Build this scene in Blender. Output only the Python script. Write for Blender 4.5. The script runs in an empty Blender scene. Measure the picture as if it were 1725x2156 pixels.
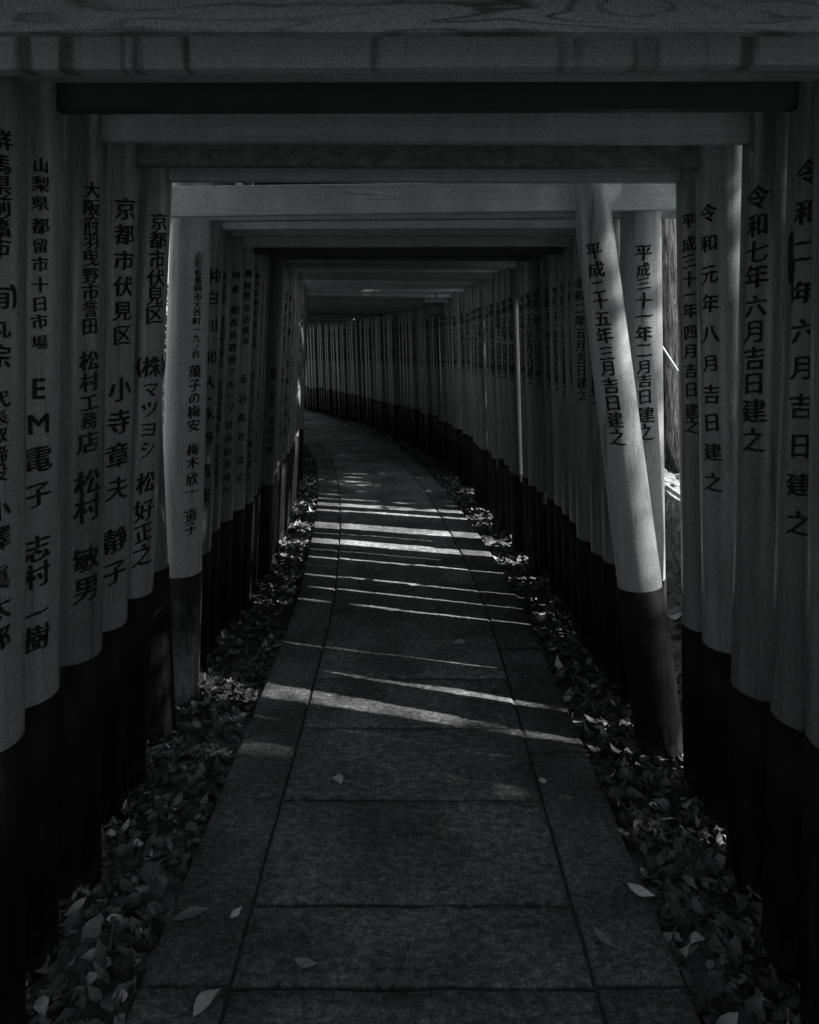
import bpy, bmesh, math, random
import numpy as np
from mathutils import Vector, Matrix

S = bpy.context.scene
COL = S.collection
rnd = random.Random(7)
R_ = math.radians

# ------------------------------------------------------------------ camera, sky, sun, exposure
cam_d = bpy.data.cameras.new('camera')
cam = bpy.data.objects.new('camera', cam_d); COL.objects.link(cam)
cam.location = (0, 0, 1.6); cam.rotation_euler = (R_(90), 0, 0)
cam_d.sensor_fit = 'HORIZONTAL'; cam_d.sensor_width = 36.0
cam_d.lens = 36.0 * 1400 / 1725
cam_d.shift_y = -371 / 1725
cam_d.clip_start = 0.02; cam_d.clip_end = 500
S.camera = cam

SUN_EL, SUN_AZ = R_(40), R_(105)           # azimuth of the sun measured from +y towards +x
W = bpy.data.worlds.new('World'); S.world = W; W.use_nodes = True
nt = W.node_tree; nt.nodes.clear()
sky = nt.nodes.new('ShaderNodeTexSky'); sky.sky_type = 'NISHITA'; sky.sun_disc = False
sky.sun_elevation = SUN_EL; sky.sun_rotation = SUN_AZ
hs = nt.nodes.new('ShaderNodeHueSaturation'); hs.inputs['Saturation'].default_value = 0.10
bg = nt.nodes.new('ShaderNodeBackground'); bg.inputs['Strength'].default_value = 0.05
wo = nt.nodes.new('ShaderNodeOutputWorld')
nt.links.new(sky.outputs[0], hs.inputs['Color']); nt.links.new(hs.outputs[0], bg.inputs[0]); nt.links.new(bg.outputs[0], wo.inputs[0])
sl = bpy.data.lights.new('sun', 'SUN'); sl.energy = 5.0; sl.angle = R_(0.5); sl.color = (1.0, 0.955, 0.91)
so = bpy.data.objects.new('sun', sl); COL.objects.link(so)
sd = Vector((math.sin(SUN_AZ) * math.cos(SUN_EL), math.cos(SUN_AZ) * math.cos(SUN_EL), math.sin(SUN_EL)))
so.rotation_euler = sd.to_track_quat('Z', 'Y').to_euler(); so.location = (-8, 4, 12)
S.view_settings.view_transform = 'Standard'; S.view_settings.look = 'None'
S.view_settings.gamma = 1; S.view_settings.use_curve_mapping = False
S.view_settings.exposure = 1.8
S.cycles.max_bounces = 8; S.cycles.diffuse_bounces = 5; S.cycles.glossy_bounces = 3
S.cycles.use_denoising = True
S.cycles.use_adaptive_sampling = False
S.cycles.sample_clamp_indirect = 6.0

# ------------------------------------------------------------------ photograph coordinates -> place
K = 1400 / 1278.0
CX, CY, F0, F1 = 862.5, 707.0, 1278.0, 1400.0
def drop(d):                      # the path sinks gently beyond the first metres
    return 0.0235 * max(0.0, d - 4.6) if d > 5.2 else 0.0235 * max(0.0, d - 4.0) ** 2 / 2.4
def zg(y): return -drop(y / K)
def pz(y, d): return 1.6 + (CY - y) * d / F0
def pX(x, d): return (x - CX) * d / F0
def centre(x, d, r, side):        # x of a post's axis from its inner outline
    xo = x - CX
    return xo * d / F0 + side * r * math.sqrt(1 + (xo / F1) ** 2)

# centreline of the path, from its outer edge
_pd = np.array([-6, -2, 1, 2.4, 3.3, 3.91, 4.47, 5.34, 6.7, 8.9, 10.7, 13.2, 14.8, 17, 19.5])
_px = np.array([.68, .68, .68, .682, .68, .655, .605, .52, .355, -.03, -.60, -1.67, -2.5, -3.9, -5.7])
_dy = np.linspace(-6, 21, 1400) * 1.0
_dx = np.interp(_dy, _pd, _px)
_k = np.exp(-np.linspace(-2.5, 2.5, 61) ** 2 / 2); _k /= _k.sum()
_dxs = np.convolve(np.pad(_dx, 30, mode='edge'), _k, mode='valid')
_ey, _ex = _dy * K, _dxs
_tx, _ty = np.gradient(_ex), np.gradient(_ey)
_l = np.hypot(_tx, _ty); _tx, _ty = _tx / _l, _ty / _l
PATH_W = 1.345
_cx, _cy = _ex - _ty * PATH_W / 2, _ey + _tx * PATH_W / 2
_s = np.concatenate([[0], np.cumsum(np.hypot(np.diff(_cx), np.diff(_cy)))])
_i0 = int(np.argmin(np.abs(_cy))); _s -= _s[_i0]
def on_path(s, off):
    x = np.interp(s, _s, _cx); y = np.interp(s, _s, _cy)
    tx = np.interp(s, _s, _tx); ty = np.interp(s, _s, _ty)
    l = math.hypot(tx, ty); tx /= l; ty /= l
    return float(x + ty * off), float(y - tx * off), tx, ty
def s_at_y(y): return float(np.interp(y, _cy, _s))

# ------------------------------------------------------------------ materials
def mat(name, base, rough=0.6, spec=0.4):
    m = bpy.data.materials.new(name); m.use_nodes = True
    n = m.node_tree; b = n.nodes['Principled BSDF']
    b.inputs['Base Color'].default_value = (*base, 1); b.inputs['Roughness'].default_value = rough
    b.inputs['Specular IOR Level'].default_value = spec
    return m, n, b
def N(n, t, **kw):
    x = n.nodes.new(t)
    for k, v in kw.items():
        if hasattr(x, k) and k not in ('Scale',): setattr(x, k, v)
    return x
def coords(n, scale=(1, 1, 1), space='Object'):
    tc = n.nodes.new('ShaderNodeTexCoord'); mp = n.nodes.new('ShaderNodeMapping')
    mp.inputs['Scale'].default_value = scale
    n.links.new(tc.outputs[space], mp.inputs[0]); return mp.outputs[0]
def noise(n, vec, scale, detail=4, rough=0.55, dist=0.0):
    x = n.nodes.new('ShaderNodeTexNoise'); x.inputs['Scale'].default_value = scale
    x.inputs['Detail'].default_value = detail; x.inputs['Roughness'].default_value = rough
    x.inputs['Distortion'].default_value = dist
    n.links.new(vec, x.inputs['Vector']); return x.outputs['Fac']
def ramp(n, fac, stops):
    r = n.nodes.new('ShaderNodeValToRGB'); e = r.color_ramp.elements
    while len(e) < len(stops): e.new(0.5)
    for el, (p, v) in zip(e, stops):
        el.position = p; el.color = (*(v if isinstance(v, tuple) else (v, v, v)), 1)
    n.links.new(fac, r.inputs[0]); return r.outputs[0]
def mul(n, a, b, f=1.0):
    x = n.nodes.new('ShaderNodeMix'); x.data_type = 'RGBA'; x.blend_type = 'MULTIPLY'; x.inputs[0].default_value = f
    n.links.new(a, x.inputs[6]); n.links.new(b, x.inputs[7]); return x.outputs[2]
def bump(n, b, h, strength, dist):
    x = n.nodes.new('ShaderNodeBump'); x.inputs['Strength'].default_value = strength; x.inputs['Distance'].default_value = dist
    n.links.new(h, x.inputs['Height']); n.links.new(x.outputs[0], b.inputs['Normal'])
def objrand(n, lo, hi):
    oi = n.nodes.new('ShaderNodeObjectInfo'); mr = n.nodes.new('ShaderNodeMapRange')
    mr.inputs[3].default_value = lo; mr.inputs[4].default_value = hi
    n.links.new(oi.outputs['Random'], mr.inputs[0]); return mr.outputs[0]
def g(v): return (v * 0.93, v, v * 1.02)

def paint(name, v, rough=0.38, lo=0.66, hi=1.25, stain=0.36):
    m, n, b = mat(name, g(v), rough, 0.5)
    vec = coords(n)
    st = coords(n, (9, 9, 0.7))
    a = ramp(n, noise(n, st, 3.0, 5), [(0.25, g(v * (1 - stain))), (0.7, g(v))])
    f = ramp(n, noise(n, vec, 210, 3, 0.7), [(0.36, 0.66), (0.64, 1.26)])
    big = ramp(n, noise(n, vec, 1.7, 3), [(0.3, 0.84), (0.7, 1.05)])
    c = mul(n, mul(n, a, f), big)
    crk = ramp(n, noise(n, coords(n, (11, 11, 0.55)), 2.4, 6, 0.6, 0.5), [(0.487, 1.0), (0.497, 0.55), (0.503, 0.55), (0.513, 1.0)])
    msk = ramp(n, noise(n, coords(n, (3, 3, 1.2)), 2.1, 3), [(0.50, 0.0), (0.62, 1.0)])
    mk = n.nodes.new('ShaderNodeMix'); mk.data_type = 'RGBA'; n.links.new(msk, mk.inputs[0]); mk.inputs[6].default_value = (1, 1, 1, 1); n.links.new(crk, mk.inputs[7])
    drp = ramp(n, noise(n, coords(n, (22, 22, 0.8)), 1.6, 3), [(0.30, 0.50), (0.42, 1.0), (0.68, 1.0), (0.80, 1.25)])
    c = mul(n, mul(n, c, mk.outputs[2]), drp)
    c = mul(n, c, objrand(n, lo, hi))
    n.links.new(c, b.inputs['Base Color'])
    rr = ramp(n, noise(n, st, 5.0, 4), [(0.3, rough * 0.8), (0.7, rough * 1.35)])
    n.links.new(rr, b.inputs['Roughness'])
    bump(n, b, noise(n, coords(n, (40, 40, 3)), 4, 4), 0.25, 0.002)
    return m
M_post = paint('post_paint', 0.185, 0.30)
M_post_pale = paint('post_paint_pale', 0.34, 0.38, 0.95, 1.05, 0.22)
M_post_dark = paint('post_paint_dark', 0.10, 0.6, 0.7, 1.1, 0.5)

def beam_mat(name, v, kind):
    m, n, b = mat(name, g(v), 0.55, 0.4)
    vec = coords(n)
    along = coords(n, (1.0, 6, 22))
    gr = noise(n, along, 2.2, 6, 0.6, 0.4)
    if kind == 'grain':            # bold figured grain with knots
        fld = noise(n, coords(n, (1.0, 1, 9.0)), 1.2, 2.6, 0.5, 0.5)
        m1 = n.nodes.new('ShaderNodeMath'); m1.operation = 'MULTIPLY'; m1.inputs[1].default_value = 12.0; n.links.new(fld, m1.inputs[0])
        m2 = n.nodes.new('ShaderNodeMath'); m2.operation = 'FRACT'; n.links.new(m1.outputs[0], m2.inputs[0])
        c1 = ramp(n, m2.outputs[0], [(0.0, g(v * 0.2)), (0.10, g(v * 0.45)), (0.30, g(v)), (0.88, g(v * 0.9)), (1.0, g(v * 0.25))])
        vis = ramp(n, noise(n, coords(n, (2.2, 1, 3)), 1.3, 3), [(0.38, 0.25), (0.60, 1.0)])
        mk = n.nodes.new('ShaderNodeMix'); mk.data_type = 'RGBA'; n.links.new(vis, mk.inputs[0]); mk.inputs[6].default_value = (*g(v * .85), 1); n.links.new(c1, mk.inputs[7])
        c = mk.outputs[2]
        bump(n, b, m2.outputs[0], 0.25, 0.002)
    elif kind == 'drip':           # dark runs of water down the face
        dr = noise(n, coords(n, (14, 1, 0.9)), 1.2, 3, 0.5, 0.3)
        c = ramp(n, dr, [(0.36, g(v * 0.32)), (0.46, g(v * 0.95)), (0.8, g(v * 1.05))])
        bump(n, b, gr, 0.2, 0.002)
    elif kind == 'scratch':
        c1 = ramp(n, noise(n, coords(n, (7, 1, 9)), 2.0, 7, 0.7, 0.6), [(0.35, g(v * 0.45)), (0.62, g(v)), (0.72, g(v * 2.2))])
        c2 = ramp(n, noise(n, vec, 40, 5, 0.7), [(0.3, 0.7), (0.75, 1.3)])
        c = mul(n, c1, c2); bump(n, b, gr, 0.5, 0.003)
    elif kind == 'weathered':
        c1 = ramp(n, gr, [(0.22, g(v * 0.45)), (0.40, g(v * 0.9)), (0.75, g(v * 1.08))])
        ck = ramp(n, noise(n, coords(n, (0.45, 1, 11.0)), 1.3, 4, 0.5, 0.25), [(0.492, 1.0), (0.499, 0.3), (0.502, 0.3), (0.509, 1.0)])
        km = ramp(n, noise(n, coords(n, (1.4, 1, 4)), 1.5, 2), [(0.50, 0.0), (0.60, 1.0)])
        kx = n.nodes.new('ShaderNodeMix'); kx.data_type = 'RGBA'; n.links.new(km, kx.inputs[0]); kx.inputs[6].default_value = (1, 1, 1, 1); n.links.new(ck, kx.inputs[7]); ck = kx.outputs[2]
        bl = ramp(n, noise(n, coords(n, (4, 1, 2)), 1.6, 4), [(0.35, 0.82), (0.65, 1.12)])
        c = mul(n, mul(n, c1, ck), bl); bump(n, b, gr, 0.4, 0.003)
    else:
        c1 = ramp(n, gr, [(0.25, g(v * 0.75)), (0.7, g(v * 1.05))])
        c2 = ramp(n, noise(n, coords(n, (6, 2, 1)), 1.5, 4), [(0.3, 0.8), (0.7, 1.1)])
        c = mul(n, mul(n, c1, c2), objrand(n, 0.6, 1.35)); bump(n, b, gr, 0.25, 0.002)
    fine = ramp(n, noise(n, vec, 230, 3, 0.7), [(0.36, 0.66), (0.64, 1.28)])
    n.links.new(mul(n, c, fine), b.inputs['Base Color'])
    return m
M_beam = beam_mat('beam_paint', 0.32, 'plain')
M_beam_grain = beam_mat('beam_figured_grain', 0.34, 'grain')
M_beam_drip = beam_mat('beam_streaked', 0.38, 'drip')
M_beam_scratch = beam_mat('beam_scuffed', 0.17, 'scratch')
M_beam_weather = beam_mat('beam_weathered', 0.54, 'weathered')
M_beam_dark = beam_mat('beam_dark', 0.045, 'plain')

def black_mat():
    m, n, b = mat('black_base_paint', (0.012, 0.012, 0.013), 0.55, 0.10)
    c = ramp(n, noise(n, coords(n, (8, 8, 1)), 4, 5), [(0.35, g(0.003)), (0.6, g(0.007)), (0.78, g(0.02))])
    sep = n.nodes.new('ShaderNodeSeparateXYZ'); n.links.new(coords(n), sep.inputs[0])
    ad = n.nodes.new('ShaderNodeMath'); ad.operation = 'MULTIPLY_ADD'; ad.inputs[1].default_value = 0.4
    n.links.new(noise(n, coords(n, (7, 7, 4)), 5, 6), ad.inputs[0]); n.links.new(sep.outputs['Z'], ad.inputs[2])
    mud = ramp(n, ad.outputs[0], [(0.24, 1.0), (0.38, 0.0)])
    mx = n.nodes.new('ShaderNodeMix'); mx.data_type = 'RGBA'; n.links.new(mud, mx.inputs[0]); n.links.new(c, mx.inputs[6]); mx.inputs[7].default_value = (*g(0.03), 1)
    n.links.new(mx.outputs[2], b.inputs['Base Color'])
    bump(n, b, noise(n, coords(n, (30, 30, 2)), 4, 4), 0.4, 0.003); return m
M_black = black_mat()
def worn_lit_mat():
    m, n, b = mat('worn_lit_base', g(0.16), 0.8, 0.3)
    a = ramp(n, noise(n, coords(n, (14, 14, 1.2)), 3, 6, 0.6, 0.3), [(0.3, g(0.02)), (0.42, g(0.14)), (0.7, g(0.27))])
    s = ramp(n, noise(n, coords(n), 22, 4), [(0.3, 0.65), (0.6, 1.1)])
    # lighter towards the foot: flaked black paint, with the sun patch painted in
    sep = n.nodes.new('ShaderNodeSeparateXYZ'); n.links.new(coords(n), sep.inputs[0])
    ad = n.nodes.new('ShaderNodeMath'); ad.operation = 'MULTIPLY_ADD'; ad.inputs[1].default_value = 0.5
    n.links.new(noise(n, coords(n, (6, 6, 1.5)), 4, 5), ad.inputs[0]); n.links.new(sep.outputs['Z'], ad.inputs[2])
    wear_lit = ramp(n, ad.outputs[0], [(0.42, 1.0), (0.78, 0.06)])
    n.links.new(mul(n, mul(n, a, s), wear_lit), b.inputs['Base Color'])
    bump(n, b, noise(n, coords(n, (30, 30, 2)), 4, 5), 0.5, 0.003); return m
M_worn_lit = worn_lit_mat()
def ink_mat():
    m, n, b = mat('lettering_ink', (0.006, 0.006, 0.006), 0.6, 0.15)
    n.links.new(ramp(n, noise(n, coords(n), 60, 6, 0.7), [(0.42, g(0.004)), (0.58, g(0.010)), (0.72, g(0.06))]), b.inputs['Base Color']); return m
M_ink = ink_mat()

def stone_mat(name, v, scale=1.0):
    m, n, b = mat(name, g(v), 0.75, 0.35)
    vec = coords(n)
    big = ramp(n, noise(n, vec, 2.6, 4), [(0.36, 0.55), (0.62, 1.2)])
    mid = ramp(n, noise(n, coords(n, (1, 1.6, 1)), 30 * scale, 8, 0.72), [(0.36, 0.42), (0.50, 0.88), (0.64, 1.6)])
    sp = ramp(n, noise(n, vec, 110 * scale, 4, 0.7), [(0.38, 0.6), (0.62, 1.4)])
    base = n.nodes.new('ShaderNodeRGB'); base.outputs[0].default_value = (*g(v), 1)
    c = mul(n, mul(n, mul(n, base.outputs[0], big), mid), sp)
    c = mul(n, c, objrand(n, 0.72, 1.2))
    n.links.new(c, b.inputs['Base Color'])
    h1 = noise(n, coords(n, (1, 1.9, 1)), 34 * scale, 8, 0.68, 0.6)
    bump(n, b, h1, 1.0, 0.035)
    return m
M_slab = stone_mat('granite_slab', 0.235)
M_border = stone_mat('granite_border', 0.175, 1.3)
M_rock = stone_mat('rough_rock', 0.30, 0.6)
M_bed, _, _ = mat('joint_earth', g(0.045), 0.9, 0.1)

def soil_mat():
    m, n, b = mat('forest_soil', g(0.05), 0.95, 0.1)
    c = ramp(n, noise(n, coords(n), 9, 8, 0.7), [(0.3, g(0.05)), (0.55, g(0.15)), (0.72, g(0.34))])
    n.links.new(c, b.inputs['Base Color']); bump(n, b, noise(n, coords(n), 30, 6, 0.7), 0.8, 0.03); return m
M_soil = soil_mat()
def leaf_mat(name, lo, hi, vein=True):
    m, n, b = mat(name, g(hi), 0.5, 0.45)
    at = n.nodes.new('ShaderNodeAttribute'); at.attribute_name = 'tone'
    c = ramp(n, at.outputs['Fac'], [(0.0, g(lo)), (0.72, g((lo + hi) * 0.30)), (1.0, g(hi))])
    f = ramp(n, noise(n, coords(n), 70, 4), [(0.3, 0.75), (0.7, 1.1)])
    n.links.new(mul(n, c, f), b.inputs['Base Color']); return m
M_leaf = leaf_mat('dry_leaf', 0.015, 0.55)
M_foliage = leaf_mat('green_foliage', 0.035, 0.12)
def bark_mat():
    m, n, b = mat('cedar_bark', g(0.10), 0.9, 0.2)
    h = noise(n, coords(n, (14, 14, 1.6)), 3, 7, 0.65, 0.9)
    c = ramp(n, h, [(0.40, g(0.006)), (0.52, g(0.045)), (0.66, g(0.10))])
    n.links.new(c, b.inputs['Base Color']); bump(n, b, h, 1.0, 0.03); return m
M_bark = bark_mat()
M_twig, _, _ = mat('dark_twig', g(0.03), 0.9, 0.2)
M_pale, _, _ = mat('pale_pole', g(0.6), 0.6, 0.3)
M_concrete = stone_mat('pale_concrete', 0.55, 0.5)
M_lantern, _, _ = mat('lantern_wood', g(0.035), 0.6, 0.3)
M_lroof, _, _ = mat('lantern_roof_metal', g(0.15), 0.5, 0.5)
M_paper, _, _ = mat('lantern_paper', g(0.09), 0.7, 0.3)

# ------------------------------------------------------------------ mesh helpers
def tag(o, label=None, cat=None, group=None, kind=None):
    if label: o['label'] = label
    if cat: o['category'] = cat
    if group: o['group'] = group
    if kind: o['kind'] = kind
    return o
def empty(name, loc, label, cat, group=None):
    o = bpy.data.objects.new(name, None); COL.objects.link(o); o.location = loc
    o.empty_display_size = 0.1
    return tag(o, label, cat, group)
class MB:
    def __init__(s): s.v = []; s.f = []; s.sm = []; s.tone = None
    def add(s, vs, fs, smooth=False):
        b = len(s.v); s.v += [tuple(v) for v in vs]
        s.f += [tuple(i + b for i in f) for f in fs]; s.sm += [smooth] * len(fs)
    def prism(s, p0, p1, w, h, ch=0.004, ax=None):
        """beam from p0 to p1 (bottom centre line), w deep, h tall, chamfered"""
        p0, p1 = Vector(p0), Vector(p1); d = (p1 - p0).normalized()
        sd = Vector((d.y, -d.x, 0)).normalized() if abs(d.z) < 0.9 else (ax or Vector((1, 0, 0)))
        up = sd.cross(d) * 1.0
        if up.z < 0: up = -up
        a = w / 2
        sec = [(-a + ch, 0), (a - ch, 0), (a, ch), (a, h - ch), (a - ch, h), (-a + ch, h), (-a, h - ch), (-a, ch)]
        vs = [p0 + sd * x + up * z for x, z in sec] + [p1 + sd * x + up * z for x, z in sec]
        fs = [(i, (i + 1) % 8, (i + 1) % 8 + 8, i + 8) for i in range(8)] + [tuple(range(7, -1, -1)), tuple(range(8, 16))]
        s.add(vs, fs)
    def box(s, c, sx, sy, sz, rz=0.0):
        cs, sn = math.cos(rz), math.sin(rz); vs = []
        for z in (-sz / 2, sz / 2):
            for x, y in ((-1, -1), (1, -1), (1, 1), (-1, 1)):
                px, py = x * sx / 2, y * sy / 2
                vs.append((c[0] + px * cs - py * sn, c[1] + px * sn + py * cs, c[2] + z))
        s.add(vs, [(3, 2, 1, 0), (4, 5, 6, 7), (0, 1, 5, 4), (1, 2, 6, 5), (2, 3, 7, 6), (3, 0, 4, 7)])
    def tube(s, pts, rad, seg=12, cap=True, smooth=True):
        pts = [Vector(p) for p in pts]; n = len(pts); vs = []
        for i, p in enumerate(pts):
            d = (pts[min(i + 1, n - 1)] - pts[max(i - 1, 0)]).normalized()
            u = Vector((0, 1, 0)) if abs(d.y) < 0.9 else Vector((1, 0, 0))
            a = d.cross(u).normalized(); b = a.cross(d).normalized()
            r = rad[i] if isinstance(rad, (list, tuple)) else rad
            vs += [p + (a * math.cos(t) + b * math.sin(t)) * r for t in [2 * math.pi * k / seg for k in range(seg)]]
        fs = []
        for i in range(n - 1):
            for k in range(seg):
                k2 = (k + 1) % seg
                fs.append((i * seg + k, (i + 1) * seg + k, (i + 1) * seg + k2, i * seg + k2))
        s.add(vs, fs, smooth)
        if cap:
            b = len(s.v) - len(vs)
            s.f += [tuple(b + k for k in range(seg)), tuple(b + (n - 1) * seg + k for k in range(seg - 1, -1, -1))]; s.sm += [False, False]
    def build(s, name, m, parent=None, origin=(0, 0, 0)):
        me = bpy.data.meshes.new(name)
        ox, oy, oz = origin
        me.from_pydata([(x - ox, y - oy, z - oz) for x, y, z in s.v], [], s.f)
        me.polygons.foreach_set('use_smooth', s.sm)
        if s.tone is not None:
            at = me.attributes.new('tone', 'FLOAT', 'FACE'); at.data.foreach_set('value', s.tone)
        for mm in (m if isinstance(m, (list, tuple)) else [m]): me.materials.append(mm)
        me.update()
        o = bpy.data.objects.new(name, me); COL.objects.link(o)
        if parent is None: o.location = origin
        else: o.parent = parent
        return o

# ------------------------------------------------------------------ lettering
TXT = {
 'L0': [('群馬県前橋市', [291,343,387,431,478,521], 46), ('(有)', [626], 52), ('丸宗', [691,753], 50), ('代表取締役', [845,884,919,962,999], 42), ('小澤', [1080,1140], 52), ('眞太郎', [1225,1289,1354], 52)],
 'L1': [('山梨県都留市十日市場', [346,386,426,475,517,556,600,640,678,722], 34), ('EM', [819,894], 44), ('電子', [970,1045], 55), ('志村', [1159,1216], 55), ('一樹', [1297,1349], 58)],
 'L2': [('大阪府羽曳野市誉田', [398,435,471,506,542,580,615,650,687], 37), ('松村工務店', [761,806,850,888,934], 46), ('松村', [1019,1075], 56), ('敏男', [1182,1245], 56)],
 'L3': [('京都市伏見区', [438,493,548,603,655,706], 45), ('小寺章夫', [821,891,962,1032], 52), ('静子', [1141,1210], 54)],
 'L4': [('京都市伏見区', [465,505,546,585,623,662], 40), ('(株)', [773], 44), ('マツヨシ', [821,863,906,947], 38), ('松好正之', [1019,1078,1125,1173], 45)],
 'L6': [('山形県鶴岡市大西町一九ノ四', [538,555,574,589,606,625,642,658,676,694,712,731,747], 18), ('菓子の梅安', [783,812,839,868,897], 28), ('梅木欣一', [948,975,1010,1037], 28), ('道子', [1087,1115], 28)],
 'L7': [('仲白川和人', [581,628,686,754,806], 30), ('・', [841], 30), ('水野', [873,927], 32), ('真実', [994,1046], 30)],
 'L9': [('相模', [579,610], 17), ('(株)松井建設グループ', [653,679,706,732,758,784,810,834,860], 18), ('社長松井克久', [896,924,953,979,1006,1034], 18)],
 'L10': [('愛知県名古屋市', [576,601,623,648,673,696,719], 17), ('永谷直也', [799,840,880,920], 19), ('涼子', [970,1009], 19)],
 'L11': [('東山区本町二十一丁目', [580,597,616,637,657,671,684,697,712,727], 14), ('ボックスノエル', [793,812,829,850,868,888,905], 14), ('横山尊行', [936,959,979,1003], 15)],
 'L14': [('東條工務店', [779,793,816,836,854], 16), ('東條竜軍', [888,908,928,948], 17)],
 'R0': [('令和二年六月吉日建之', [360,444,526,615,697,776,858,942,1025,1107], 54)],
 'R1': [('令和七年六月吉日建之', [414,473,529,582,644,699,756,809,868,930], 50)],
 'R2': [('令和元年八月吉日建之', [447,511,577,639,703,766,832,892,955,1019], 40)],
 'R3': [('平成三十一年四月吉日建之', [464,513,549,588,621,654,700,740,782,822,868,899], 33)],
 'R4': [('平成三十一年二月吉日建之', [533,569,598,634,667,703,738,773,802,835,874,911], 37)],
 'R5': [('平成二十五年三月吉日建之', [524,564,603,634,671,707,745,777,814,850,886,922], 36)],
}
GEN_R = ['令和三年十月吉日建之', '平成三十一年二月吉日建之', '令和二年五月吉日建之', '平成三十一年五月吉日建之', '平成三十一年十月吉日建之', '平成三十一年四月吉日建之', '平成三十一年三月吉日建之',
         '令和二年十二月吉日建之', '平成二十三年五月吉日建之', '令和元年九月吉日建之', '平成二十七年二月吉日建之', '平成二十四年二月吉日建之', '令和四年十一月吉日建之', '平成二十五年十月吉日建之', '令和五年六月吉日建之',
         '平成三十年二月吉日建之', '平成二十九年五月吉日建之', '平成二十八年九月吉日建之', '令和元年六月吉日建之', '平成二十五年十月吉日建之', '平成二十九年元旦建之', '令和三年八月吉日建之']
GEN_L = ['愛知県名古屋市 有松宮商店 有松宮興業', '東京都 有松宮商店 有松宮興業 松宮英行', '浅草久間農業協同組合 代表理事組合長 浅沼博', '大阪府 松村工務店', '京都市伏見区 星野七宇 小寺', '東京都 東條工務店']
chars = sorted(set(''.join(''.join(t for t, _, _ in v) for v in TXT.values()) + ''.join(GEN_R) + ''.join(GEN_L)) - {' '})
GLYPH = {}
def make_glyphs():
    obs = {}
    for c in chars:
        cu = bpy.data.curves.new('glyph', 'FONT'); cu.body = c; cu.size = 1.0; cu.resolution_u = 3
        o = bpy.data.objects.new('glyph', cu); COL.objects.link(o); obs[c] = o
    dg = bpy.context.evaluated_depsgraph_get(); dg.update()
    raw = {}
    for c, o in obs.items():
        me = o.evaluated_get(dg).to_mesh()
        raw[c] = (np.array([v.co[:2] for v in me.vertices], float).reshape(-1, 2), [tuple(p.vertices) for p in me.polygons])
        o.evaluated_get(dg).to_mesh_clear()
    for c, o in obs.items():
        cu = o.data; bpy.data.objects.remove(o); bpy.data.curves.remove(cu)
    ref = raw['田'][0]; lo, hi = ref.min(0), ref.max(0); cen = (lo + hi) / 2; size = (hi - lo).max() / 0.86
    gr = random.Random(3)
    for c, (v, f) in raw.items():
        if not len(v): continue
        if c.isascii() and c.isalpha():
            l, h = v.min(0), v.max(0); v = (v - (l + h) / 2) / (h - l).max() * 0.9; v[:, 0] *= 1.0
        else:
            v = (v - cen) / size
        bm = bmesh.new()
        vs = [bm.verts.new((x, y, 0)) for x, y in v]
        for p in f:
            try: bm.faces.new([vs[i] for i in p])
            except ValueError: pass
        for k in np.linspace(-0.45, 0.45, 9):
            bmesh.ops.bisect_plane(bm, geom=bm.verts[:] + bm.edges[:] + bm.faces[:], plane_co=(k, 0, 0), plane_no=(1, 0, 0), dist=1e-5)
        bmesh.ops.triangulate(bm, faces=bm.faces[:])
        bm.verts.index_update()
        P = np.array([w.co[:2] for w in bm.verts]); T = [tuple(w.index for w in q.verts) for q in bm.faces]
        bm.free()
        latin = c.isascii() and c.isalpha()
        if not latin:               # a brush writes uphill and unevenly
            x, y = P[:, 0].copy(), P[:, 1].copy()
            ph = gr.random() * 6
            P[:, 1] = y + 0.10 * x + 0.018 * np.sin(9 * x + ph) - 0.05 * x * x
            P[:, 0] = x + 0.018 * np.sin(8 * y + ph * 2) - 0.03 * y
        else:
            pass
        # a broad slanted nib: heavy down strokes, lighter cross strokes
        nib = [(-0.036, -0.016), (-0.012, -0.004), (0.012, 0.006), (0.036, 0.018)] if not latin else [(-0.03, -0.02), (0.03, -0.02), (-0.03, 0.02), (0.03, 0.02), (0, 0)]
        VV, TT = [], []
        for i, (ox, oy) in enumerate(nib):
            TT += [tuple(q + len(VV) for q in t) for t in T]
            VV += [(p[0] + ox, p[1] + oy, i) for p in P]
        GLYPH[c] = (np.array(VV), TT)
make_glyphs()

BR = random.Random(17)
def inscription(post, r, az, items, parent, origin, extra=0.0):
    """items: (char, z, size); post: function z -> (x, y, r); az: world angle that the writing faces"""
    V, Fc = [], []
    for ch, z, size in items:
        if ch not in GLYPH: continue
        P, T = GLYPH[ch]; b = len(V)
        jr, jx, jy, js_ = BR.gauss(0, .045), BR.uniform(.9, 1.08), BR.uniform(.94, 1.08), BR.gauss(0, .05)
        for x, y, layer in P:
            x, y = (x + jr * y + js_ * y * y) * jx, (y - jr * x) * jy
            zz = z + y * size; cx, cy, rr = post(zz)
            a = az + (x * size + extra) / rr
            q = rr + 0.0014 + 0.00012 * layer
            V.append((cx + math.cos(a) * q, cy + math.sin(a) * q, zz))
        Fc += [tuple(i + b for i in t) for t in T]
    mb = MB(); mb.v = V; mb.f = Fc; mb.sm = [True] * len(Fc)
    return mb.build('lettering', M_ink, parent, origin)

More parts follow.
